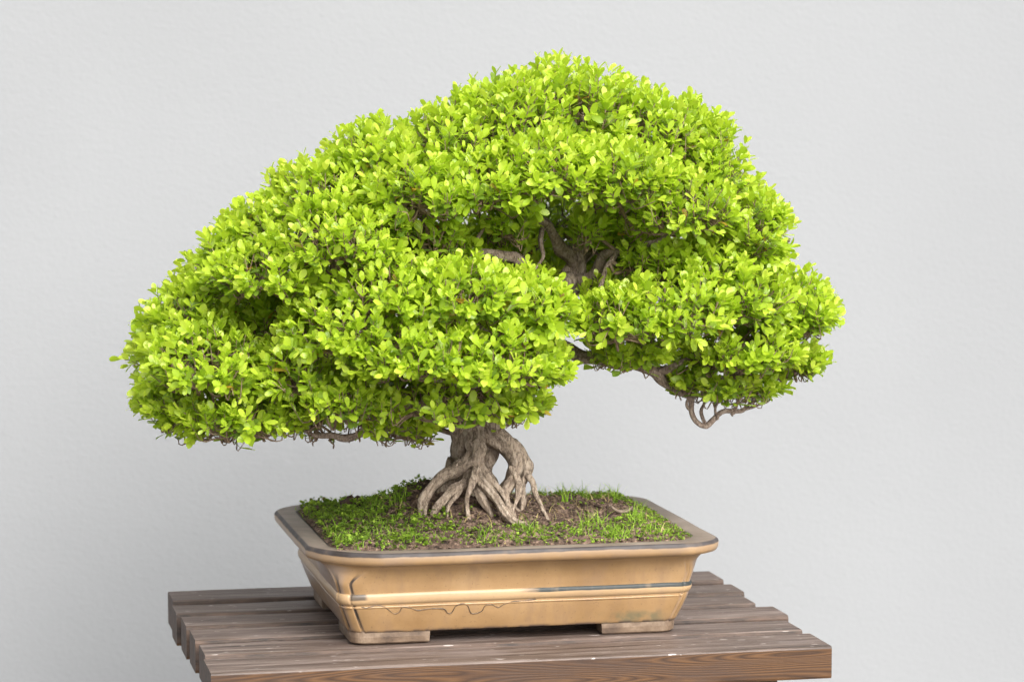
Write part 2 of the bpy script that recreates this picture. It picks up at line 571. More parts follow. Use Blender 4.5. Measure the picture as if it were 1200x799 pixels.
def plank(x0, x1, y0, y1, z0, z1, seed, bow=0.0, name='plank'):
    """board with worn, slightly wavy long edges; top, front and ends get their own finish, gap sides the end tone with shade painted in"""
    r2 = random.Random(seed)
    nx = 110
    c = 0.0022 if y0 < 0.01 else 0.0034
    prof = [(y0 + c * 0.4, z0), (y0, z0 + c), (y0, z1 - c), (y0 + c * 0.35, z1 - c * 0.3), (y0 + c, z1), (y1 - c, z1), (y1 - c * 0.35, z1 - c * 0.3), (y1, z1 - c), (y1, z0 + c), (y1 - c * 0.4, z0)]
    n = len(prof)
    V = []
    yc = (y0 + y1) / 2
    for i in range(nx + 1):
        t = i / nx
        x = x0 + (x1 - x0) * t
        for k, (y, z) in enumerate(prof):
            s = -1 if y < yc else 1
            wv = mnoise.noise(Vector((x * 9, seed * 3.1 + s, 0))) * 0.0011 + mnoise.noise(Vector((x * 45, seed * 5.7 + s, 2))) * 0.0008
            zz = z
            if z > z0 + 0.5 * (z1 - z0):
                zz += mnoise.noise(Vector((x * 6, seed, y * 20))) * 0.0007
            V.append((x, y + wv, zz))
    F, mi = [], []
    for i in range(nx):
        for k in range(n):
            k2 = (k + 1) % n
            F.append((i * n + k, (i + 1) * n + k, (i + 1) * n + k2, i * n + k2))
            mi.append(0 if k in (3, 4, 5, 6) or (k == 2 and y0 < 0.01) else 2 if k == 2 else 2 if (k in (7, 1) and y0 > 0.01 or k in (7, 8)) else 1)  # inner faces take the dark end tone, painting in gap shade and grime
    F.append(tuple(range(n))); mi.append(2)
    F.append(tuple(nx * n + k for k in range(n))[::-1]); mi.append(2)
    m = MB()
    m.v, m.f, m.mi, m.n = V, F, mi, len(V)
    return m.build(name, [M_WTOP, M_WSIDE, M_WEND_GAP], table, smooth=False)


edges = [0.0, 0.076, 0.149, 0.2225, 0.294, 0.366, 0.4375]
jl = [0.0, 0.003, 0.001, -0.001, -0.004, -0.001]
jr = [0.0, -0.004, 0.006, -0.008, 0.002, 0.0]
gaps = [0, 0.0100, 0.0165, 0.0130, 0.0175, 0.0180, 0]
for i in range(6):
    plank(jl[i], 0.6197 + jr[i], edges[i] + (gaps[i] / 2 if i else 0), edges[i + 1] - gaps[i + 1] / 2, TZ - 0.0335, TZ + [-0.0012, -0.0002, 0.0004, 0.0009, 0.0006, 0.0014][i], 10 + i)


def box_part(name, x0, x1, y0, y1, z0, z1):
    m = MB()
    m.add([(x0, y0, z0), (x1, y0, z0), (x1, y1, z0), (x0, y1, z0), (x0, y0, z1), (x1, y0, z1), (x1, y1, z1), (x0, y1, z1)],
          [(0, 1, 5, 4), (1, 2, 6, 5), (2, 3, 7, 6), (3, 0, 4, 7), (4, 5, 6, 7), (3, 2, 1, 0)], 0)
    o = m.build(name, M_WSIDE, table, smooth=False)
    bv = o.modifiers.new('worn_edges', 'BEVEL')
    bv.width = 0.002
    bv.segments = 2
    return o


box_part('cross_beam', 0.05, 0.105, 0.02, 0.42, TZ - 0.085, TZ - 0.0338)
box_part('cross_beam', 0.515, 0.57, 0.02, 0.42, TZ - 0.085, TZ - 0.0338)
for lx in (0.05, 0.515):
    for ly in (0.03, 0.355):
        box_part('leg', lx + 0.002, lx + 0.053, ly, ly + 0.055, 0.0, TZ - 0.0852)

# ------------------------------------------------------------------ pot
pot = empty('bonsai_pot', (PCX, PCY, TZ), 'rectangular tan glazed ceramic pot with a dark edged rim standing on the table', 'plant pot')


def outline(inset, corner, kk=0.45, seg=20, nstr=26, groove=0.0):
    """rectangle inset from the rim, softened cut corners, counter-clockwise from front left; optional grooves beside the corners"""
    x0, x1 = POT['x0'] + inset, POT['x0'] + POT['L'] - inset
    y0, y1 = POT['y0'] + inset, POT['y0'] + POT['D'] - inset
    cs = corner if isinstance(corner, tuple) else (corner,) * 4
    P = []

    def corner_pts(cx, cy, a0, c):
        for i in range(seg + 1):
            t = i / seg
            a = a0 + t * math.pi / 2
            arc = np.array([cx + c * math.cos(a), cy + c * math.sin(a)])
            s = np.array([cx + c * math.cos(a0), cy + c * math.sin(a0)])
            e = np.array([cx + c * math.cos(a0 + math.pi / 2), cy + c * math.sin(a0 + math.pi / 2)])
            q = (1 - kk) * arc + kk * (s * (1 - t) + e * t)
            if groove:
                gdep = groove * (math.exp(-((t - 0.12) / 0.06) ** 2) + math.exp(-((t - 0.88) / 0.06) ** 2)) - groove * 0.35 * math.exp(-((t - 0.5) / 0.2) ** 2)
                m = np.array([cx, cy]) - q
                q = q + m / max(np.linalg.norm(m), 1e-6) * gdep
            P.append(q)

    cen = [(x0 + cs[0], y0 + cs[0]), (x1 - cs[1], y0 + cs[1]), (x1 - cs[2], y1 - cs[2]), (x0 + cs[3], y1 - cs[3])]
    for k in range(4):
        a0 = math.pi + k * math.pi / 2
        corner_pts(*cen[k], a0, cs[k])
        st = P[-1]
        k2 = (k + 1) % 4
        a1 = math.pi + k2 * math.pi / 2
        en = np.array([cen[k2][0] + cs[k2] * math.cos(a1), cen[k2][1] + cs[k2] * math.sin(a1)])
        for i in range(1, nstr):
            P.append(st + (en - st) * i / nstr)
    return np.array(P)


def loft(rings, name, mat, close_first=False, close_last=False, wob=0.0006):
    V, F = [], []
    n = len(rings[0][0])
    for P, z in rings:
        for q in P:
            d = mnoise.noise(Vector((q[0] * 14, q[1] * 14, z * 25))) * wob
            V.append((q[0] + d, q[1] + d, TZ + z + d * 0.5))
    for i in range(len(rings) - 1):
        for k in range(n):
            k2 = (k + 1) % n
            F.append((i * n + k, i * n + k2, (i + 1) * n + k2, (i + 1) * n + k))
    if close_first:
        F.append(tuple(range(n))[::-1])
    if close_last:
        F.append(tuple((len(rings) - 1) * n + k for k in range(n)))
    m = MB()
    m.add(V, F)
    return m.build(name, mat, pot)


body_prof = [(0.0125, 0.0420), (0.0135, 0.0400), (0.020, 0.0372), (0.030, 0.0333), (0.038, 0.0305), (0.0425, 0.0295), (0.048, 0.0288), (0.055, 0.0280), (0.060, 0.0268), (0.066, 0.0252), (0.072, 0.0228), (0.077, 0.0198), (0.081, 0.0158), (0.0835, 0.0120), (0.0850, 0.0085)]
body_prof = [tuple(q) for q in catmull(np.array([(a, b, 0) for a, b in body_prof]), 3)[:, :2]]


def corner_c(z):
    t = max(0.0, (z - 0.064) / 0.021) ** 1.5
    return (0.016 + 0.041 * t, 0.013 + 0.020 * t, 0.014 + 0.027 * t, 0.014 + 0.031 * t)


def mark_corner_lines(o, nrings):
    """dark lines where the glaze broke along the corner ribs"""
    seg, nstr = 20, 26
    one = []
    for c in range(4):
        for i in range(seg + 1):
            t = i / seg
            one.append(max(math.exp(-((t - 0.30) / 0.08) ** 2), math.exp(-((t - 0.88) / 0.08) ** 2)))
        one += [0.0] * (nstr - 1)
    a = o.data.attributes.new('line', 'FLOAT', 'POINT')
    a.data.foreach_set('value', np.tile(np.array(one, np.float32), nrings))


rings = [(outline(ins, corner_c(z), 0.33, groove=0.0022 * min(1, max(0, (0.083 - z) / 0.02))), z) for z, ins in body_prof]
mark_corner_lines(loft(rings, 'body', M_BODY, close_first=True), len(rings))
belt_prof = [(0.0425, 0.0306), (0.0432, 0.0288), (0.0455, 0.0273), (0.0485, 0.0266), (0.0515, 0.0268), (0.0538, 0.0274), (0.0548, 0.0292)]
loft([(outline(ins, 0.0145, 0.30, groove=0.0012), z) for z, ins in belt_prof], 'belt', M_BELT)
low_prof = [(0.0385, 0.0314), (0.039, 0.0299), (0.040, 0.0294), (0.041, 0.0295), (0.0415, 0.0306)]
loft([(outline(ins, 0.015, 0.30, groove=0.0019), z) for z, ins in low_prof], 'lower_bead', M_BODY)
def rim_c(ins):
    k = min(1.0, ins / 0.024)
    return (0.068 - 0.030 * k, 0.036 - 0.004 * k, 0.045 - 0.012 * k, 0.050 - 0.014 * k)


rim_prof = [(0.0825, 0.0150), (0.0843, 0.0095), (0.0853, 0.0045), (0.0866, 0.0014), (0.0900, 0.0), (0.0950, 0.0), (0.0970, 0.0008), (0.0981, 0.0022), (0.0985, 0.0045), (0.0983, 0.012), (0.0980, 0.021), (0.0968, 0.0245), (0.090, 0.0262), (0.06, 0.030)]
loft([(outline(ins, rim_c(ins), 0.35), z) for z, ins in rim_prof], 'rim', M_RIM)


RUN = [(262, 513), (275, 516), (300, 509), (322, 514), (345, 531), (358, 526), (366, 514), (385, 516), (405, 522), (425, 519), (445, 517), (470, 519), (480, 529), (490, 529), (500, 511), (518, 505),
       (530, 512), (538, 529), (550, 531), (565, 525), (574, 510), (590, 508), (606, 515), (620, 507), (640, 500), (668, 497), (700, 493)]
mb = MB()
pts = []
for x, y in RUN:
    q = at(300 + x / 2.143, 470 + y / 2.143, POT['y0'] + 0.0355)
    zi = q[2] - TZ
    ins = float(np.interp(zi, [a for a, b in body_prof], [b for a, b in body_prof]))
    pts.append((q[0], POT['y0'] + ins - 0.0001, q[2]))
c = catmull(pts, 6)
mb.tube(c, [0.00055 + 0.00030 * mnoise.noise(Vector((p[0] * 160, 0, 0))) for p in c], 6)
mb.build('glaze_run', mat_simple('dark_glaze_edge', [(0.35, (0.05, 0.034, 0.024)), (0.65, (0.17, 0.11, 0.06))], 120, 0.4, 0), pot)


def foot(sx, sy):
    """L-shaped corner foot following the body outline"""
    c = 0.016
    fl, th = 0.080, 0.022
    def ring(ins, shrink):
        x0, y0 = -POT['L'] / 2 + ins, -POT['D'] / 2 + ins
        L = fl - shrink
        pts = [(x0, y0 + L)]
        for i in range(9):
            a = math.pi + i / 8 * math.pi / 2
            pts.append((x0 + c + c * math.cos(a), y0 + c + c * math.sin(a)))
        pts += [(x0 + L, y0), (x0 + L, y0 + th), (x0 + th + 0.012, y0 + th + 0.0), (x0 + th, y0 + th + 0.012), (x0 + th, y0 + L)]
        return pts
    V, F = [], []
    rs = [(ring(0.0435, 0.004), 0.0), (ring(0.0418, 0.001), 0.0016), (ring(0.0412, 0.0), 0.007), (ring(0.0414, 0.0), 0.0135)]
    n = len(rs[0][0])
    for P, z in rs:
        for x, y in P:
            V.append((PCX + sx * x, PCY + sy * y, TZ + 0.0008 + z))
    for i in range(len(rs) - 1):
        for k in range(n):
            k2 = (k + 1) % n
            f = (i * n + k, i * n + k2, (i + 1) * n + k2, (i + 1) * n + k)
            F.append(f if sx * sy > 0 else f[::-1])
    a, b = tuple(range(n)), tuple((len(rs) - 1) * n + k for k in range(n))
    F += [a[::-1], b] if sx * sy > 0 else [a, b[::-1]]
    m = MB()
    m.add(V, F)
    o = m.build('foot', M_FOOT, pot, smooth=False)
    return o


for sx in (1, -1):
    for sy in (1, -1):
        foot(sx, sy)

# ------------------------------------------------------------------ soil
TX, TY = 0.322, 0.20             # where the trunk stands
tb = at(560, 590, TY)
TX = tb[0]


def soil_h(x, y):
    ex = min(x - POT['x0'] - 0.026, POT['x0'] + POT['L'] - 0.026 - x)
    ey = min(y - POT['y0'] - 0.026, POT['y0'] + POT['D'] - 0.026 - y)
    e = max(0.0, min(ex, ey))
    h = 0.0962 + 0.0075 * (1 - math.exp(-e / 0.02))
    dx, dy = (x - TX + 0.02) / 0.085, (y - TY - 0.03) / 0.085
    h += 0.030 * math.exp(-(dx * dx + dy * dy)) + 0.012 * math.exp(-(((x - TX + 0.055) / 0.05) ** 2 + ((y - TY - 0.02) / 0.05) ** 2))
    h += 0.008 * math.exp(-(((x - TX - 0.13) / 0.08) ** 2 + ((y - TY - 0.06) / 0.09) ** 2))
    g = min(1.0, e / 0.012)
    h += g * (0.0045 * mnoise.noise(Vector((x * 35, y * 35, 1.3))) + 0.0032 * mnoise.noise(Vector((x * 110, y * 110, 5.3))) + 0.0016 * mnoise.noise(Vector((x * 260, y * 260, 2.3))))
    return h


mb = MB()
nx, ny = 240, 210
xs = np.linspace(POT['x0'] + 0.0238, POT['x0'] + POT['L'] - 0.0238, nx)
ys = np.linspace(POT['y0'] + 0.0238, POT['y0'] + POT['D'] - 0.0238, ny)


def clampc(x, y):
    """keep the soil sheet inside the softened inner corners"""
    c = 0.022
    ax0, ax1, ay0, ay1 = xs[0] + c, xs[-1] - c, ys[0] + c, ys[-1] - c
    qx, qy = min(max(x, ax0), ax1), min(max(y, ay0), ay1)
    dx, dy = x - qx, y - qy
    d = math.hypot(dx, dy)
    if dx and dy and d > c:
        return qx + dx / d * c, qy + dy / d * c
    return x, y


V = []
for y in ys:
    for x in xs:
        X, Y = clampc(x, y)
        V.append((X, Y, TZ + soil_h(X, Y) + 0.0012 * random.uniform(-1, 1)))
F = [(j * nx + i, j * nx + i + 1, (j + 1) * nx + i + 1, (j + 1) * nx + i) for j in range(ny - 1) for i in range(nx - 1)]
mb.add(V, F)
soil = mb.build('potting_soil', M_SOIL)
tag(soil, 'dark crumbly soil mounded in the pot around the roots', 'soil', 'stuff')

# crumbs and bark chips lying on the soil belong to the soil's own look
def soil_point():
    while True:
        x, y = random.uniform(xs[0] + 0.004, xs[-1] - 0.004), random.uniform(ys[0] + 0.003, ys[-1] - 0.003)
        if clampc(x, y) == (x, y):
            return x, y


def bare(x, y):
    """1 where soil shows, 0 where green grows"""
    d = math.hypot((x - TX) / 0.075, (y - TY + 0.01) / 0.055)
    r = math.hypot((x - TX - 0.085) / 0.07, (y - TY - 0.03) / 0.075)
    b = max(1 - (d - 0.9) / 0.5, 1 - (r - 0.85) / 0.5)
    b += 0.7 * mnoise.noise(Vector((x * 28, y * 28, 9.0)))
    return b


mb = MB()
for k in range(4200):
    x, y = soil_point()
    if bare(x, y) < 0.15 and random.random() < 0.6:
        continue
    s = random.uniform(0.0010, 0.0034)
    z = TZ + soil_h(x, y)
    V = []
    for (a, b, c) in ((-1, 0, 0), (1, 0, 0), (0, -1, 0), (0, 1, 0), (0, 0, -1), (0, 0, 1)):
        V.append((x + (a + random.uniform(-.4, .4)) * s, y + (b + random.uniform(-.4, .4)) * s, z + s * 0.4 + (c + random.uniform(-.3, .3)) * s * 0.8))
    mb.add(V, [(0, 2, 5), (2, 1, 5), (1, 3, 5), (3, 0, 5), (2, 0, 4), (1, 2, 4), (3, 1, 4), (0, 3, 4)])
o = mb.build('soil_crumbs', M_SOIL, smooth=False)
tag(o, 'loose crumbs of dark soil scattered over the bare patches', 'soil crumbs', 'stuff')


# ------------------------------------------------------------------ blades and small leaves on the soil
def ribbon_blades(items, name, mat, label, cat):
    """items: (x, y, z, height, lean vector, width, tone)"""
    V, F, tone, rib = [], [], [], []
    for (x, y, z, h, lx, ly, wd, tn) in items:
        a = random.uniform(0, math.pi)
        sx, sy = math.cos(a), math.sin(a)
        b = len(V)
        for i, t in enumerate((0, 0.4, 0.75, 1.0)):
            wv = wd * (1 - t) ** 0.7 * 0.5 if t < 1 else wd * 0.06
            cx, cy, cz = x + lx * t * t, y + ly * t * t, z + h * (t - 0.25 * t * t * min(1, math.hypot(lx, ly) / max(h, 1e-4)))
            V += [(cx - sx * wv, cy - sy * wv, cz), (cx + sx * wv, cy + sy * wv, cz)]
            tone += [tn, tn]
            rib += [0, 0]
        for i in range(3):
            F.append((b + 2 * i, b + 2 * i + 1, b + 2 * i + 3, b + 2 * i + 2))
    o = np_mesh(name, np.array(V), np.array(F), mat, None, {'tone': tone, 'rib': rib})
    tag(o, label, cat, 'stuff')
    return o


its = []
tufts = [(random.random(), *soil_point()) for _ in range(520)]
for _, x0, y0 in tufts:
    b = bare(x0, y0)
    if b > 0.12:
        continue
    nb = random.randint(8, 22)
    hh = random.uniform(0.003, 0.009) if random.random() < 0.75 else random.uniform(0.009, 0.016)
    if x0 < TX - 0.05 and random.random() < 0.5:
        hh *= 0.7
    for k in range(nb):
        x, y = x0 + random.gauss(0, 0.005), y0 + random.gauss(0, 0.005)
        if clampc(x, y) != (x, y) or not (xs[0] < x < xs[-1] and ys[0] < y < ys[-1]):
            continue
        h = hh * random.uniform(0.6, 1.4)
        its.append((x, y, TZ + soil_h(x, y) - 0.001, h, random.gauss(0, 0.45) * h, random.gauss(0, 0.45) * h, random.uniform(0.0008, 0.0016), random.uniform(0.3, 1.0) if random.random() > 0.06 else random.uniform(0, 0.2)))
# a few taller tufts
for (px, py) in ((437, 600), (470, 590), (540, 575), (690, 620), (705, 618), (720, 585), (770, 600), (425, 580), (742, 612), (665, 590)):
    P0 = None
    for Y in np.linspace(ys[0] + 0.005, ys[-1] - 0.005, 60):
        q = at(px, py, Y)
        if xs[0] < q[0] < xs[-1] and q[2] < TZ + soil_h(q[0], Y):
            P0 = (q[0], Y)
            break
    if not P0:
        continue
    for k in range(14):
        x, y = P0[0] + random.gauss(0, 0.004), P0[1] + random.gauss(0, 0.004)
        h = random.uniform(0.012, 0.024)
        its.append((x, y, TZ + soil_h(x, y) - 0.001, h, random.gauss(0, 0.4) * h, random.gauss(0, 0.4) * h, random.uniform(0.0009, 0.0018), random.uniform(0.55, 1.0)))
ribbon_blades(its, 'grass', M_GRASS, 'short bright green grass growing on the soil in the pot', 'grass')

its = []
for k in range(1000):
    x, y = soil_point()
    if bare(x, y) < 0.1 and random.random() < 0.8:
        continue
    h = random.uniform(0.001, 0.007) if random.random() < 0.8 else random.uniform(0.008, 0.016)
    a, l = random.uniform(0, 6.28), random.uniform(0.006, 0.02)
    its.append((x, y, TZ + soil_h(x, y) + 0.0005, h, l * math.cos(a), l * math.sin(a), random.uniform(0.0010, 0.0022), random.uniform(0, 0.18)))
ribbon_blades(its, 'dry_straw', M_GRASS, 'dry straw coloured grass stalks lying on the bare soil', 'straw')


def leaf_cloud(O, Ld, Nn, length, width, tone, fold=0.10, curl=0.10, stations=((0, 0.05), (0.18, 0.24), (0.42, 0.43), (0.68, 0.5), (0.88, 0.36), (1.0, 0.07))):
    """many obovate leaves as one vertex/face array"""
    n = len(O)
    Ld = norm(Ld)
    Nn = norm(Nn - Ld * np.sum(Nn * Ld, -1, keepdims=True))
    Sd = np.cross(Ld, Nn)
    V, rib = [], []
    tw = rng.normal(0, 0.12, n)[:, None]
    cu = curl * rng.uniform(0.2, 1.9, n)[:, None]
    fo = fold * rng.uniform(0.3, 1.8, n)[:, None]
    for u, hw in stations:
        c = O + Ld * (u * length)[:, None] - Nn * (cu * u * u * length[:, None])
        for s in (-1, 0, 1):
            off = Sd * (s * hw * width)[:, None]
            lift = Nn * (abs(s) * fo * width[:, None] * (0.4 + hw)) + Nn * (s * tw * u * width[:, None])
            V.append(c + off + lift)
            rib.append(1.0 if s == 0 else 0.0)
    V = np.stack(V, 1)                       # n, 18, 3
    m = V.shape[1]
    q = []
    for i in range(len(stations) - 1):
        for k in range(2):
            a = i * 3 + k
            q.append((a, a + 1, a + 4, a + 3))
    F = (np.arange(n)[:, None, None] * m + np.array(q)[None]).reshape(-1, 4)
    return V.reshape(-1, 3), F, np.repeat(tone, m), np.tile(rib, n)


# moss / clover: tiny rosettes of rounded leaves
O, Ld, Nn, ln, wd, tn = [], [], [], [], [], []
for k in range(5600):
    x, y = soil_point()
    b = bare(x, y)
    lim = 0.25 if x > TX - 0.04 else 0.75
    if b > lim and random.random() < 0.93:
        continue
    big = (x < TX - 0.04 and random.random() < 0.12)
    s = random.uniform(0.003, 0.0058) if big else random.uniform(0.0012, 0.0028)
    hgt = random.uniform(0.001, 0.008) if x < TX - 0.03 else random.uniform(0, 0.004)
    z = TZ + soil_h(x, y) + hgt
    t0 = random.uniform(0.2, 1.0)
    for j in range(random.randint(4, 7)):
        a = random.uniform(0, 6.28)
        el = random.uniform(0.0, 1.1)
        d = np.array([math.cos(a) * math.cos(el), math.sin(a) * math.cos(el), math.sin(el)])
        O.append((x, y, z)); Ld.append(d); Nn.append((random.gauss(0, .3), random.gauss(0, .3), 1.0))
        ln.append(s * random.uniform(0.8, 1.3)); wd.append(s * random.uniform(0.6, 0.9)); tn.append(min(1, max(0.05, t0 + random.gauss(0, 0.15))))
V, F, tone, rib = leaf_cloud(np.array(O), np.array(Ld), np.array(Nn), np.array(ln), np.array(wd), np.array(tn))
o = np_mesh('moss', V, F, M_MOSS, None, {'tone': tone, 'rib': rib * 0})
tag(o, 'low green moss and tiny clover spreading over the soil', 'moss', 'stuff')

# dark clump at the left edge of the soil
P0 = None
for Y in np.linspace(ys[0], ys[-1], 120):
    q = at(385, 587, Y)
    if q[0] > xs[0] and q[2] < TZ + soil_h(q[0], Y) + 0.002:
        P0 = (q[0], Y)
        break
if P0 is None:
    P0 = (xs[0] + 0.05, ys[-1] - 0.1)
mb = MB()
nu, nv = 24, 14
V = []
for j in range(nv + 1):
    th = j / nv * math.pi
    for i in range(nu):
        ph = i / nu * 2 * math.pi
        d = Vector((math.sin(th) * math.cos(ph), math.sin(th) * math.sin(ph), math.cos(th)))
        r = 0.0105 * (1 + 0.35 * mnoise.noise(d * 2.2) + 0.28 * mnoise.noise(d * 6))
        V.append((P0[0] + d.x * r * 1.2, P0[1] + d.y * r, TZ + soil_h(*P0) + 0.003 + d.z * r * 0.85))
F = [(j * nu + i, (j + 1) * nu + i, (j + 1) * nu + (i + 1) % nu, j * nu + (i + 1) % nu) for j in range(nv) for i in range(nu)]
mb.add(V, F)
o = mb.build('peat_clump', M_DEBRIS)
tag(o, 'small dark brown peaty clump sitting on the soil near the left rim', 'clump')

# one dry curled leaf near the right rim
P0 = None
for Y in np.linspace(ys[0], ys[-1], 200):
    q = at(728, 600, Y)
    if xs[0] < q[0] < xs[-1] and q[2] < TZ + soil_h(q[0], Y) + 0.004:
        P0 = (q[0], Y)
        break
if P0:
    mb = MB()
    V = []
    n = 9
    for i in range(n):
        u = i / (n - 1)
        hw = 0.0055 * math.sin(math.pi * min(1, u * 0.92 + 0.06)) ** 0.8
        for sgn in (-1, -0.5, 0, 0.5, 1):
            V.append((P0[0] + (u - 0.5) * 0.026, P0[1] + sgn * hw + 0.004 * (u - 0.5), TZ + soil_h(*P0) + 0.0035 + 0.006 * (u - 0.5) ** 2 * 4 + abs(sgn) ** 2 * 0.0035 - 0.003 * u))
    mb.add(V, [(i * 5 + k, i * 5 + k + 1, i * 5 + k + 6, i * 5 + k + 5) for i in range(n - 1) for k in range(4)])
    o = mb.build('dry_leaf', mat_simple('dead_leaf', [(0.3, (0.16, 0.115, 0.085)), (0.7, (0.33, 0.26, 0.2))], 120, 0.8, 0.4))
    sm = o.modifiers.new('thickness', 'SOLIDIFY')
    sm.thickness = 0.0004
    tag(o, 'curled dry grey brown leaf lying on the soil right of the trunk', 'leaf')

# ------------------------------------------------------------------ tree: trunk, roots, branches
tree = empty('bonsai_tree', (TX, TY, TZ + soil_h(TX, TY)), 'spreading boxwood bonsai with a broad bright green crown over twisted exposed roots', 'bonsai tree')


def pxpath(pts):
    """(px, py, depth from trunk, radius px) -> points, radii"""
    return np.array([at(p[0], p[1], TY + p[2]) for p in pts]), np.array([p[3] * PXM for p in pts])


def limb(pts, name, mat, sides=12, rough=0.3, n=7, wob=0.0018, seed=0, parent=None, ridge=0.0):
    P, r = pxpath(pts)
    if name == 'root':
        P = np.vstack([P, P[-1] + (P[-1] - P[-2]) * 0.5 + np.array([0, 0.004, -0.014])])
        r = np.append(r, r[-1] * 0.8)
        r = r * np.clip(np.linspace(1.02, 0.62, len(r)), 0.74, 1)
    C = catmull(P, n)
    rr = catmull(np.stack([r, r * 0, r * 0], 1), n)[:, 0]
    for i in range(1, len(C) - 1):
        C[i] += np.array([mnoise.noise(Vector(C[i] * 38) + Vector((seed, k * 7.3, 0))) for k in range(3)]) * wob
    m = MB()
    m.tube(C, rr, sides, rough, seed, ridge=ridge)
    o = m.build(name, mat, parent or tree)
    return C, rr, o


TRUNK = [(556, 606, .016, 22), (552, 580, .014, 18), (548, 555, .010, 15), (547, 530, .004, 17), (553, 505, 0, 19), (565, 475, .005, 20), (590, 440, .01, 18), (622, 400, .015, 16), (650, 360, .012, 15), (664, 335, .01, 15), (672, 312, .01, 11), (676, 285, .012, 9), (690, 255, .02, 8), (700, 215, .02, 6), (690, 170, .02, 4), (680, 120, .02, 2)]
tC, tR, tO = limb(TRUNK, 'trunk', M_TRUNK, 36, 0.34, 12, 0.002, 3, ridge=0.42)
ROOTS = [
    [(566, 490, -.008, 15), (580, 508, -.012, 15), (595, 525, -.014, 13), (606, 543, -.016, 11), (601, 560, -.024, 9), (593, 577, -.032, 8.5), (596, 592, -.040, 7), (601, 606, -.046, 5)],
    [(596, 520, -.006, 10), (611, 540, -.004, 9), (617, 553, -.004, 7), (613, 568, -.008, 6.5), (613, 590, -.014, 5.5), (610, 602, -.016, 4)],
    [(612, 545, -.008, 5), (619, 557, -.010, 4.2), (626, 566, -.014, 3.6), (628, 578, -.020, 3.4), (634, 592, -.026, 3), (642, 608, -.032, 2.4)],
    [(556, 500, -.014, 12), (557, 518, -.020, 11), (555, 535, -.024, 9.5), (540, 548, -.030, 8.5), (522, 558, -.032, 8.5), (507, 569, -.034, 8), (498, 583, -.036, 7.5), (496, 596, -.036, 6)],
    [(552, 552, -.020, 9), (543, 566, -.028, 8), (529, 577, -.036, 6.5), (516, 590, -.040, 6), (508, 600, -.042, 5)],
    [(557, 512, -.022, 10), (560, 530, -.028, 9), (559, 546, -.032, 7), (563, 560, -.038, 7), (572, 574, -.044, 6.5), (582, 589, -.052, 6.2), (592, 602, -.058, 5.5), (604, 611, -.062, 4.5), (619, 617, -.066, 3)],
    [(559, 548, -.034, 5.5), (554, 562, -.040, 5), (549, 578, -.044, 4.6), (548, 594, -.050, 4.4), (549, 610, -.056, 3.6)],
    [(556, 560, -.026, 9), (562, 578, -.034, 7), (568, 592, -.038, 6), (574, 604, -.042, 4)],
    [(566, 505, .006, 14), (568, 530, .012, 15), (570, 555, .012, 14), (576, 578, .008, 13), (584, 598, .006, 11)],
    [(584, 580, -.010, 5), (596, 588, -.012, 5), (606, 597, -.016, 4), (612, 606, -.018, 3)],
    [(536, 545, .0, 12), (530, 562, .0, 11), (522, 580, -.004, 10), (512, 596, -.006, 8)],
    [(540, 540, -.022, 5), (527, 552, -.03, 4.5), (514, 562, -.036, 4), (505, 574, -.04, 3.6), (500, 588, -.042, 3)],
    [(560, 540, -.03, 4.5), (571, 556, -.036, 4), (582, 570, -.040, 3.6), (590, 584, -.046, 3.2), (596, 600, -.05, 2.6)],
    [(600, 548, -.02, 5), (606, 562, -.028, 4.4), (608, 578, -.036, 4), (604, 592, -.042, 3.2), (600, 604, -.046, 2.6)],
    [(545, 565, -.03, 4), (536, 578, -.038, 3.6), (528, 590, -.044, 3.2), (524, 604, -.048, 2.6)],
]
for i, r in enumerate(ROOTS):
    limb(r, 'root', M_TRUNK, 20, 0.42, 10, 0.0032, 20 + i * 3, ridge=0.5)

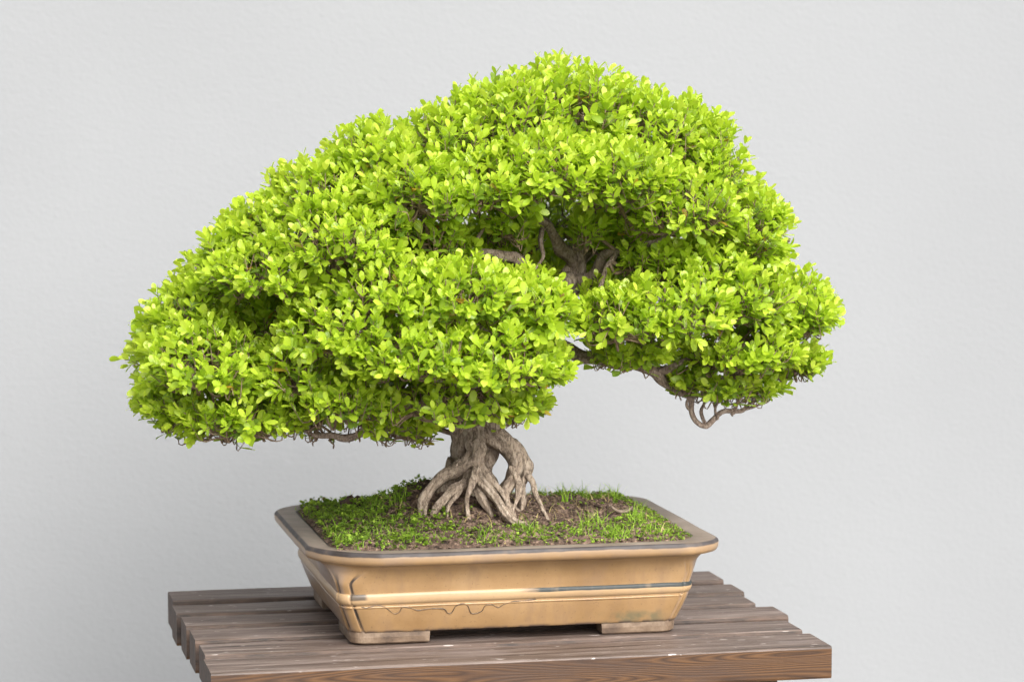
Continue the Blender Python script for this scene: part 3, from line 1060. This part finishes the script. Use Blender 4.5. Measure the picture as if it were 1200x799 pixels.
# main limbs: (px, py, depth, radius)
LIMBS = [
    # big limbs seen in the opening
    [(664, 335, .01, 8.6), (690, 322, -.01, 7.0), (706, 300, -.03, 5.9), (722, 294, -.05, 4.7), (760, 285, -.07, 3.9), (800, 270, -.085, 2.7), (850, 265, -.08, 1.6)],
    [(672, 315, .01, 7.8), (650, 275, -.02, 6.2), (625, 250, -.05, 4.7), (605, 225, -.07, 3.5), (575, 205, -.08, 2.3), (540, 195, -.07, 1.6)],
    [(676, 290, .012, 6.2), (700, 270, .0, 5.5), (725, 255, -.02, 4.7), (760, 230, -.04, 3.9), (800, 205, -.04, 2.7), (830, 180, -.02, 1.6)],
    [(650, 362, .0, 7.8), (625, 325, -.04, 6.2), (596, 300, -.06, 5.5), (565, 297, -.075, 4.7), (530, 300, -.09, 3.9), (495, 285, -.10, 3.1), (460, 260, -.10, 2.3), (420, 235, -.09, 1.6)],
    [(640, 375, .02, 7.0), (605, 330, .06, 6.2), (560, 290, .08, 5.5), (500, 260, .09, 3.9), (440, 225, .08, 3.1), (390, 220, .06, 2.0)],
    [(668, 330, .02, 7.0), (690, 300, .07, 5.5), (720, 260, .1, 4.7), (740, 220, .11, 3.1), (720, 170, .12, 2.3)],
    [(664, 340, .02, 7.0), (720, 345, .05, 5.5), (790, 330, .05, 4.7), (850, 310, .04, 3.9), (900, 290, .02, 2.3), (925, 280, .01, 1.6)],
    # low right limb with the bare hanging hook
    [(630, 400, .0, 12), (670, 415, -.03, 9), (710, 422, -.05, 6.5), (740, 427, -.055, 6.5), (768, 434, -.055, 6.5), (786, 450, -.055, 6), (800, 461, -.055, 5), (807, 470, -.055, 4), (810, 482, -.055, 3.4), (817, 492, -.055, 3.2), (828, 495, -.054, 3.0), (838, 491, -.052, 3.2), (847, 485, -.05, 2.8), (858, 484, -.047, 3.0), (870, 480, -.043, 2.4), (879, 472, -.04, 2), (890, 466, -.036, 1.7), (906, 452, -.03, 1.0)],
    [(768, 434, -.055, 6), (790, 424, -.07, 5), (830, 415, -.08, 4), (880, 400, -.06, 3), (930, 385, -.03, 2), (960, 372, -.01, 1.4)],
    [(786, 446, -.055, 4.5), (815, 440, -.05, 4), (850, 440, -.05, 3), (900, 430, -.03, 2), (940, 415, -.01, 1.3)],
    [(690, 400, -.02, 7), (720, 395, -.07, 6), (770, 385, -.10, 4.5), (830, 370, -.10, 3), (880, 350, -.07, 2)],
    # small forked twigs around the hook
    [(826, 495, -.055, 1.8), (820, 482, -.056, 1.6), (826, 466, -.056, 1.3), (822, 452, -.056, 1)],
    [(838, 491, -.052, 1.8), (836, 476, -.052, 1.5), (845, 462, -.054, 1.2), (846, 450, -.054, 1)],
    [(858, 484, -.047, 2), (866, 472, -.047, 1.6), (864, 460, -.048, 1.3), (872, 448, -.048, 1)],
    [(870, 480, -.043, 1.8), (884, 479, -.04, 1.5), (896, 472, -.038, 1.2), (902, 462, -.036, 1)],
    [(811, 480, -.055, 1.8), (803, 472, -.058, 1.5), (806, 458, -.06, 1.2)],
    [(700, 250, -.0, 3), (708, 232, -.02, 2.4), (704, 212, -.03, 1.6)],
    [(640, 265, -.03, 3), (632, 285, -.045, 2.4), (634, 300, -.06, 1.8), (628, 318, -.07, 1.4)],
    [(722, 294, -.05, 3), (712, 312, -.055, 3), (708, 330, -.06, 2.6), (700, 345, -.07, 2)],
    [(565, 297, -.075, 3), (560, 280, -.08, 2.4), (566, 262, -.085, 1.8)],
    [(530, 300, -.09, 2.6), (520, 284, -.095, 2), (524, 268, -.095, 1.5)],
    # low left limbs
    [(575, 460, -.01, 14), (545, 470, -.06, 11), (500, 475, -.10, 9), (455, 470, -.12, 8), (410, 462, -.12, 7), (360, 450, -.11, 6), (310, 440, -.10, 5), (260, 435, -.08, 4), (210, 425, -.05, 3), (165, 415, -.03, 1.6)],
    [(455, 472, -.12, 5), (440, 490, -.11, 4.6), (425, 503, -.10, 4.2), (405, 509, -.095, 4), (388, 511, -.09, 3.2), (372, 510, -.09, 2.6), (358, 501, -.09, 1.6)],
    [(330, 448, -.11, 5), (322, 470, -.10, 5), (316, 488, -.095, 4.8), (310, 503, -.09, 4.2), (300, 511, -.09, 3.4), (284, 512, -.085, 2.6), (258, 508, -.08, 2), (230, 498, -.06, 1.4)],
    [(545, 480, -.04, 8), (520, 492, -.07, 8), (490, 494, -.085, 8), (470, 497, -.09, 7), (462, 502, -.09, 5)],
    [(600, 430, -.01, 10), (560, 420, -.08, 8), (510, 410, -.13, 6), (450, 395, -.14, 5), (400, 370, -.13, 4), (350, 340, -.11, 3), (300, 320, -.09, 2)],
    [(620, 405, .02, 10), (560, 370, .07, 8), (480, 340, .1, 7), (400, 320, .1, 5), (330, 300, .08, 4), (270, 290, .04, 2.5)],
    [(600, 430, .02, 9), (530, 420, .08, 7), (450, 410, .1, 6), (370, 400, .1, 5), (290, 395, .06, 4), (220, 385, .02, 2.5)],
    [(610, 420, -.02, 9), (610, 405, -.09, 7), (600, 395, -.14, 5), (570, 385, -.16, 3), (540, 375, -.16, 2)],
    [(595, 435, -.02, 9), (590, 440, -.09, 7), (570, 450, -.15, 5), (540, 450, -.17, 3), (500, 445, -.17, 2)],
]
nodes, nrad = [tC], [tR]
for i, l in enumerate(LIMBS):
    C, rr, o = limb(l, 'branch', M_BRANCH, 12, 0.35, 7, 0.0060, 60 + i * 5, ridge=0.42)
    nodes.append(C); nrad.append(rr)
limb([(660, 342, -.014, 9), (664, 330, -.014, 10), (668, 322, -.012, 8)], 'burl', M_TRUNK, 14, 0.6, 5, 0.001, 5)
NODES = np.vstack(nodes)
NRAD = np.concatenate(nrad)
keep = project(NODES)[:, 1] < 515
NODES, NRAD = NODES[keep], NRAD[keep]

# ------------------------------------------------------------------ crown
# foliage pads: (px, py, depth from trunk, rx px, rz px, depth radius m)
PADS = [
    (668, 140, .03, 90, 72, .10), (600, 158, .0, 80, 66, .10), (755, 165, .02, 82, 66, .10), (822, 205, .0, 62, 75, .10), (530, 190, -.02, 75, 70, .10),
    (640, 208, -.10, 80, 52, .09), (722, 215, -.11, 70, 52, .08), (565, 225, -.10, 70, 45, .08), (490, 232, -.10, 68, 48, .08), (795, 250, -.09, 70, 56, .08),
    (870, 280, -.03, 55, 70, .10), (445, 195, .0, 66, 52, .10),
    (375, 240, -.02, 68, 60, .10), (320, 282, -.02, 62, 56, .10), (390, 290, -.12, 75, 52, .08), (310, 325, -.10, 62, 40, .08), (265, 322, -.02, 52, 60, .10),
    (220, 385, -.02, 52, 58, .10), (180, 422, -.0, 36, 42, .08), (238, 432, -.10, 70, 56, .08), (196, 472, -.05, 38, 42, .07), (268, 487, -.10, 66, 40, .07),
    (345, 442, -.12, 58, 50, .07), (395, 470, -.13, 66, 36, .07),
    (450, 345, -.14, 78, 56, .08), (540, 352, -.16, 76, 48, .08), (616, 368, -.15, 56, 52, .07), (405, 395, -.15, 74, 58, .08), (482, 420, -.18, 82, 56, .08),
    (565, 430, -.18, 76, 56, .08), (622, 432, -.13, 44, 52, .07), (520, 470, -.14, 86, 30, .08), (430, 488, -.11, 50, 20, .05), (480, 492, -.08, 44, 16, .05), (335, 486, -.10, 34, 20, .05), (255, 497, -.08, 56, 26, .06), (200, 484, -.05, 36, 24, .05), (372, 492, -.09, 34, 18, .045), (300, 497, -.09, 26, 16, .04), (594, 472, -.12, 50, 26, .07), (450, 462, -.10, 80, 36, .07),
    (722, 378, -.13, 52, 40, .07), (788, 372, -.13, 70, 52, .08), (858, 352, -.08, 66, 62, .09), (925, 368, -.03, 52, 56, .09), (868, 412, -.08, 76, 46, .08), (850, 448, -.06, 54, 24, .06), (805, 440, -.055, 22, 20, .04), (885, 452, -.045, 34, 20, .05),
    (930, 420, -.02, 34, 38, .07), (742, 410, -.08, 60, 24, .06), (782, 466, -.055, 13, 7, .02), (822, 318, -.08, 52, 36, .07),
    (325, 374, -.05, 44, 22, .04), (290, 372, -.02, 34, 18, .04), (500, 266, -.11, 44, 20, .04), (452, 262, -.11, 42, 24, .04), (560, 288, -.02, 34, 16, .03), (540, 298, .05, 40, 22, .04), (525, 290, -.09, 34, 18, .03), (600, 286, -.02, 24, 14, .03), (745, 302, -.05, 30, 24, .04), (690, 264, -.06, 24, 12, .03), (640, 318, .03, 22, 16, .03), (615, 278, .07, 34, 22, .04), (735, 285, .04, 36, 26, .04), (712, 345, -.06, 30, 22, .04), (770, 300, -.07, 40, 26, .05), (590, 258, -.07, 34, 18, .04), (500, 285, -.06, 30, 18, .04), (660, 258, .22, 95, 42, .06), (600, 300, .20, 105, 52, .07), (740, 320, .20, 85, 62, .07), (480, 320, .15, 85, 64, .08), (350, 350, .12, 95, 74, .08), (850, 335, .12, 80, 80, .08),
    (650, 185, .18, 120, 84, .08), (510, 220, .16, 110, 74, .08), (260, 405, .10, 80, 64, .08), (520, 420, .10, 105, 52, .08), (390, 440, .10, 90, 46, .08), (800, 230, .14, 80, 70, .08),
]
SIL = [(137, 402), (150, 378), (182, 340), (230, 285), (262, 240), (315, 216), (374, 165), (430, 136), (490, 112), (540, 102), (592, 80), (632, 62), (680, 66), (735, 72), (782, 102), (855, 128),
       (864, 170), (894, 210), (930, 246), (944, 290), (978, 318), (992, 360), (988, 380), (966, 402), (972, 430), (932, 450), (893, 472), (860, 472), (818, 470), (796, 470), (768, 468), (768, 448), (772, 432), (740, 436), (700, 430), (682, 424),
       (668, 444), (640, 480), (605, 502), (560, 500), (540, 508), (480, 512), (430, 504), (395, 500), (340, 497), (304, 512), (268, 537), (215, 530), (168, 504), (154, 475), (152, 440), (140, 420)]


SIL = [(566 + (x - 566) * 0.984, 335 + (y - 335) * (0.976 if y < 335 else 1.02)) for x, y in SIL]


def in_poly(P, poly):
    x, y = P[:, 0], P[:, 1]
    r = np.zeros(len(P), bool)
    n = len(poly)
    for i in range(n):
        x1, y1 = poly[i]
        x2, y2 = poly[(i + 1) % n]
        c = ((y1 > y) != (y2 > y)) & (x < (x2 - x1) * (y - y1) / ((y2 - y1) or 1e-9) + x1)
        r ^= c
    return r


pc = np.array([at(p[0], p[1], TY + p[2]) for p in PADS])
pr = np.array([[p[3] * PXM, p[5], p[4] * PXM] for p in PADS])
crown_c = np.array([at(560, 400, TY)[0], TY, at(560, 400, TY)[2]])

sp, sd_, pad_i = [], [], []
for i, p in enumerate(PADS):
    a, b, c = pr[i]
    area = 4 * math.pi * (((a * b) ** 1.6 + (a * c) ** 1.6 + (b * c) ** 1.6) / 3) ** (1 / 1.6)
    n = int(area / (0.0129 ** 2))
    d = norm(rng.normal(size=(n, 3)))
    d = d[(d[:, 2] > -0.45)]
    k = (rng.uniform(0.80, 1.03, len(d)) + (rng.random(len(d)) < 0.12) * rng.uniform(0.02, 0.14, len(d)))[:, None]
    cl = np.array([mnoise.noise(Vector(v * 2.6) + Vector((i * 5.1, 0, 0))) + 0.6 * mnoise.noise(Vector(v * 6) + Vector((i * 3.3, 1, 0))) for v in d])[:, None]
    k = k * (1 + 0.16 * cl)
    q = pc[i] + d * pr[i] * k
    nn = norm(d / pr[i])
    inside = np.zeros(len(q))
    for j in range(len(PADS)):
        if j != i:
            inside = np.maximum(inside, (np.sum(((q - pc[j]) / pr[j]) ** 2, -1) < 0.52))
    ok = (inside < 0.5) | (rng.random(len(q)) < 0.10)
    jag = np.array([[mnoise.noise(Vector(v * 34)), mnoise.noise(Vector(v * 34) + Vector((9, 4, 2)))] for v in q]) * 15
    ok &= in_poly(project(q) + jag, SIL) | ((rng.random(len(q)) < 0.28) & (d[:, 2] > 0.0))
    ok &= (nn[:, 2] > -0.30) | (rng.random(len(q)) < 0.35)
    q, nn = q[ok], nn[ok]
    out = norm(q - crown_c)
    upb = 0.8 * np.clip(nn[:, 2] + 0.55, 0.0, 1.0)[:, None]
    dd = norm(nn * 0.72 + upb * np.array([[0, 0, 1.0]]) + out * 0.25 + rng.normal(0, 0.24, q.shape))
    bo = in_poly(project(q - dd * 0.018), SIL)
    q, dd = q[bo], dd[bo]
    sp.append(q); sd_.append(dd); pad_i += [i] * len(q)
SP, SDIR, PADI = np.vstack(sp), np.vstack(sd_), np.array(pad_i)
NS = len(SP)
print('shoots', NS)

O, Ld, Nn, ln, wd, tn = [], [], [], [], [], []
stem_base, stem_tip = np.zeros_like(SP), SP.copy()
for i in range(NS):
    d = SDIR[i]
    L = rng.uniform(0.016, 0.036)
    base = SP[i] - d * L
    stem_base[i] = base
    a = np.cross(d, rng.normal(size=3)); a /= np.linalg.norm(a)
    b = np.cross(d, a)
    npairs = int(rng.integers(3, 7))
    vig = rng.uniform(0.72, 1.18)
    st = rng.normal(0, 0.11)
    for k in range(npairs):
        t = k / (npairs - 1)
        pos = base + d * L * (0.12 + 0.88 * t)
        ax = a if k % 2 == 0 else b
        th = R(62 - 36 * t) + rng.normal(0, 0.12)
        size = (0.0124 if t < 0.99 else 0.0104) * vig
        for s in (-1, 1):
            if t < 0.6 and rng.random() < 0.12:
                continue
            sdv = ax * s + b * rng.normal(0, .2) + a * rng.normal(0, .2)
            l = d * math.cos(th) + norm(sdv) * math.sin(th)
            nr = d - l * (d @ l) + np.array([0, 0, 0.35])
            O.append(pos); Ld.append(l); Nn.append(nr)
            z = size * rng.uniform(0.8, 1.18)
            ln.append(z); wd.append(z * rng.uniform(0.46, 0.60))
            tone = 0.30 + 0.46 * t + st + rng.normal(0, 0.11)
            u = rng.random()
            if t < 0.5 and u < 0.02:
                tone = rng.uniform(0.0, 0.07)
            else:
                tone = min(1.0, max(0.12, tone))
            tn.append(tone)
print('leaves', len(O))
V, F, tone, rib = leaf_cloud(np.array(O), np.array(Ld), np.array(Nn), np.array(ln), np.array(wd), np.array(tn))
np_mesh('crown', V, F, M_LEAF, tree, {'tone': tone, 'rib': rib})

# twigs: shoots hang on small stems, stems on sub-branches, sub-branches on the nearest limb
mb = MB()
for i in range(len(PADS)):
    idx = np.where(PADI == i)[0]
    if len(idx) == 0:
        continue
    hub = pc[i] - np.array([0, 0, pr[i][2] * 0.25])
    dist = np.linalg.norm(NODES - hub, axis=1) + 6 * np.maximum(0, NODES[:, 2] - hub[2])
    j = int(np.argmin(dist))
    root = NODES[j]
    r0 = min(0.0030, NRAD[j] * 0.8)
    mid = (root + hub) / 2 + rng.normal(0, 0.008, 3)
    C = catmull([root, mid, hub], 6)
    mb.tube(C, np.linspace(r0, 0.0017, len(C)), 7, 0.25, i)
    pts = [C[len(C) // 2:]]
    nsub = max(5, len(idx) // 9)
    tg = rng.choice(idx, size=min(nsub, len(idx)), replace=False)
    for t in tg:
        e = hub + (stem_base[t] - hub) * 0.72
        m1 = hub + (e - hub) * 0.45 + rng.normal(0, 0.006, 3) - np.array([0, 0, 0.004])
        c2 = catmull([hub, m1, e], 5)
        mb.tube(c2, np.linspace(0.0016, 0.0009, len(c2)), 5, 0.2, t)
        pts.append(c2[2:])
    pts = np.vstack(pts)
    for s in idx:
        dd = np.linalg.norm(pts - stem_base[s], axis=1)
        q = pts[int(np.argmin(dd))]
        m1 = (q + stem_base[s]) / 2 + rng.normal(0, 0.0025, 3)
        c3 = catmull([q, m1, stem_base[s], stem_tip[s] - SDIR[s] * 0.003], 3)
        mb.tube(c3, np.linspace(0.00095, 0.0004, len(c3)), 4, 0, 0, cap=False)
M_TWIG = mat_simple('twig_bark', [(0.3, (0.12, 0.075, 0.045)), (0.55, (0.22, 0.15, 0.10)), (0.8, (0.30, 0.24, 0.17))], 90, 0.8, 0)
tw = mb.build('twigs', M_TWIG, tree)
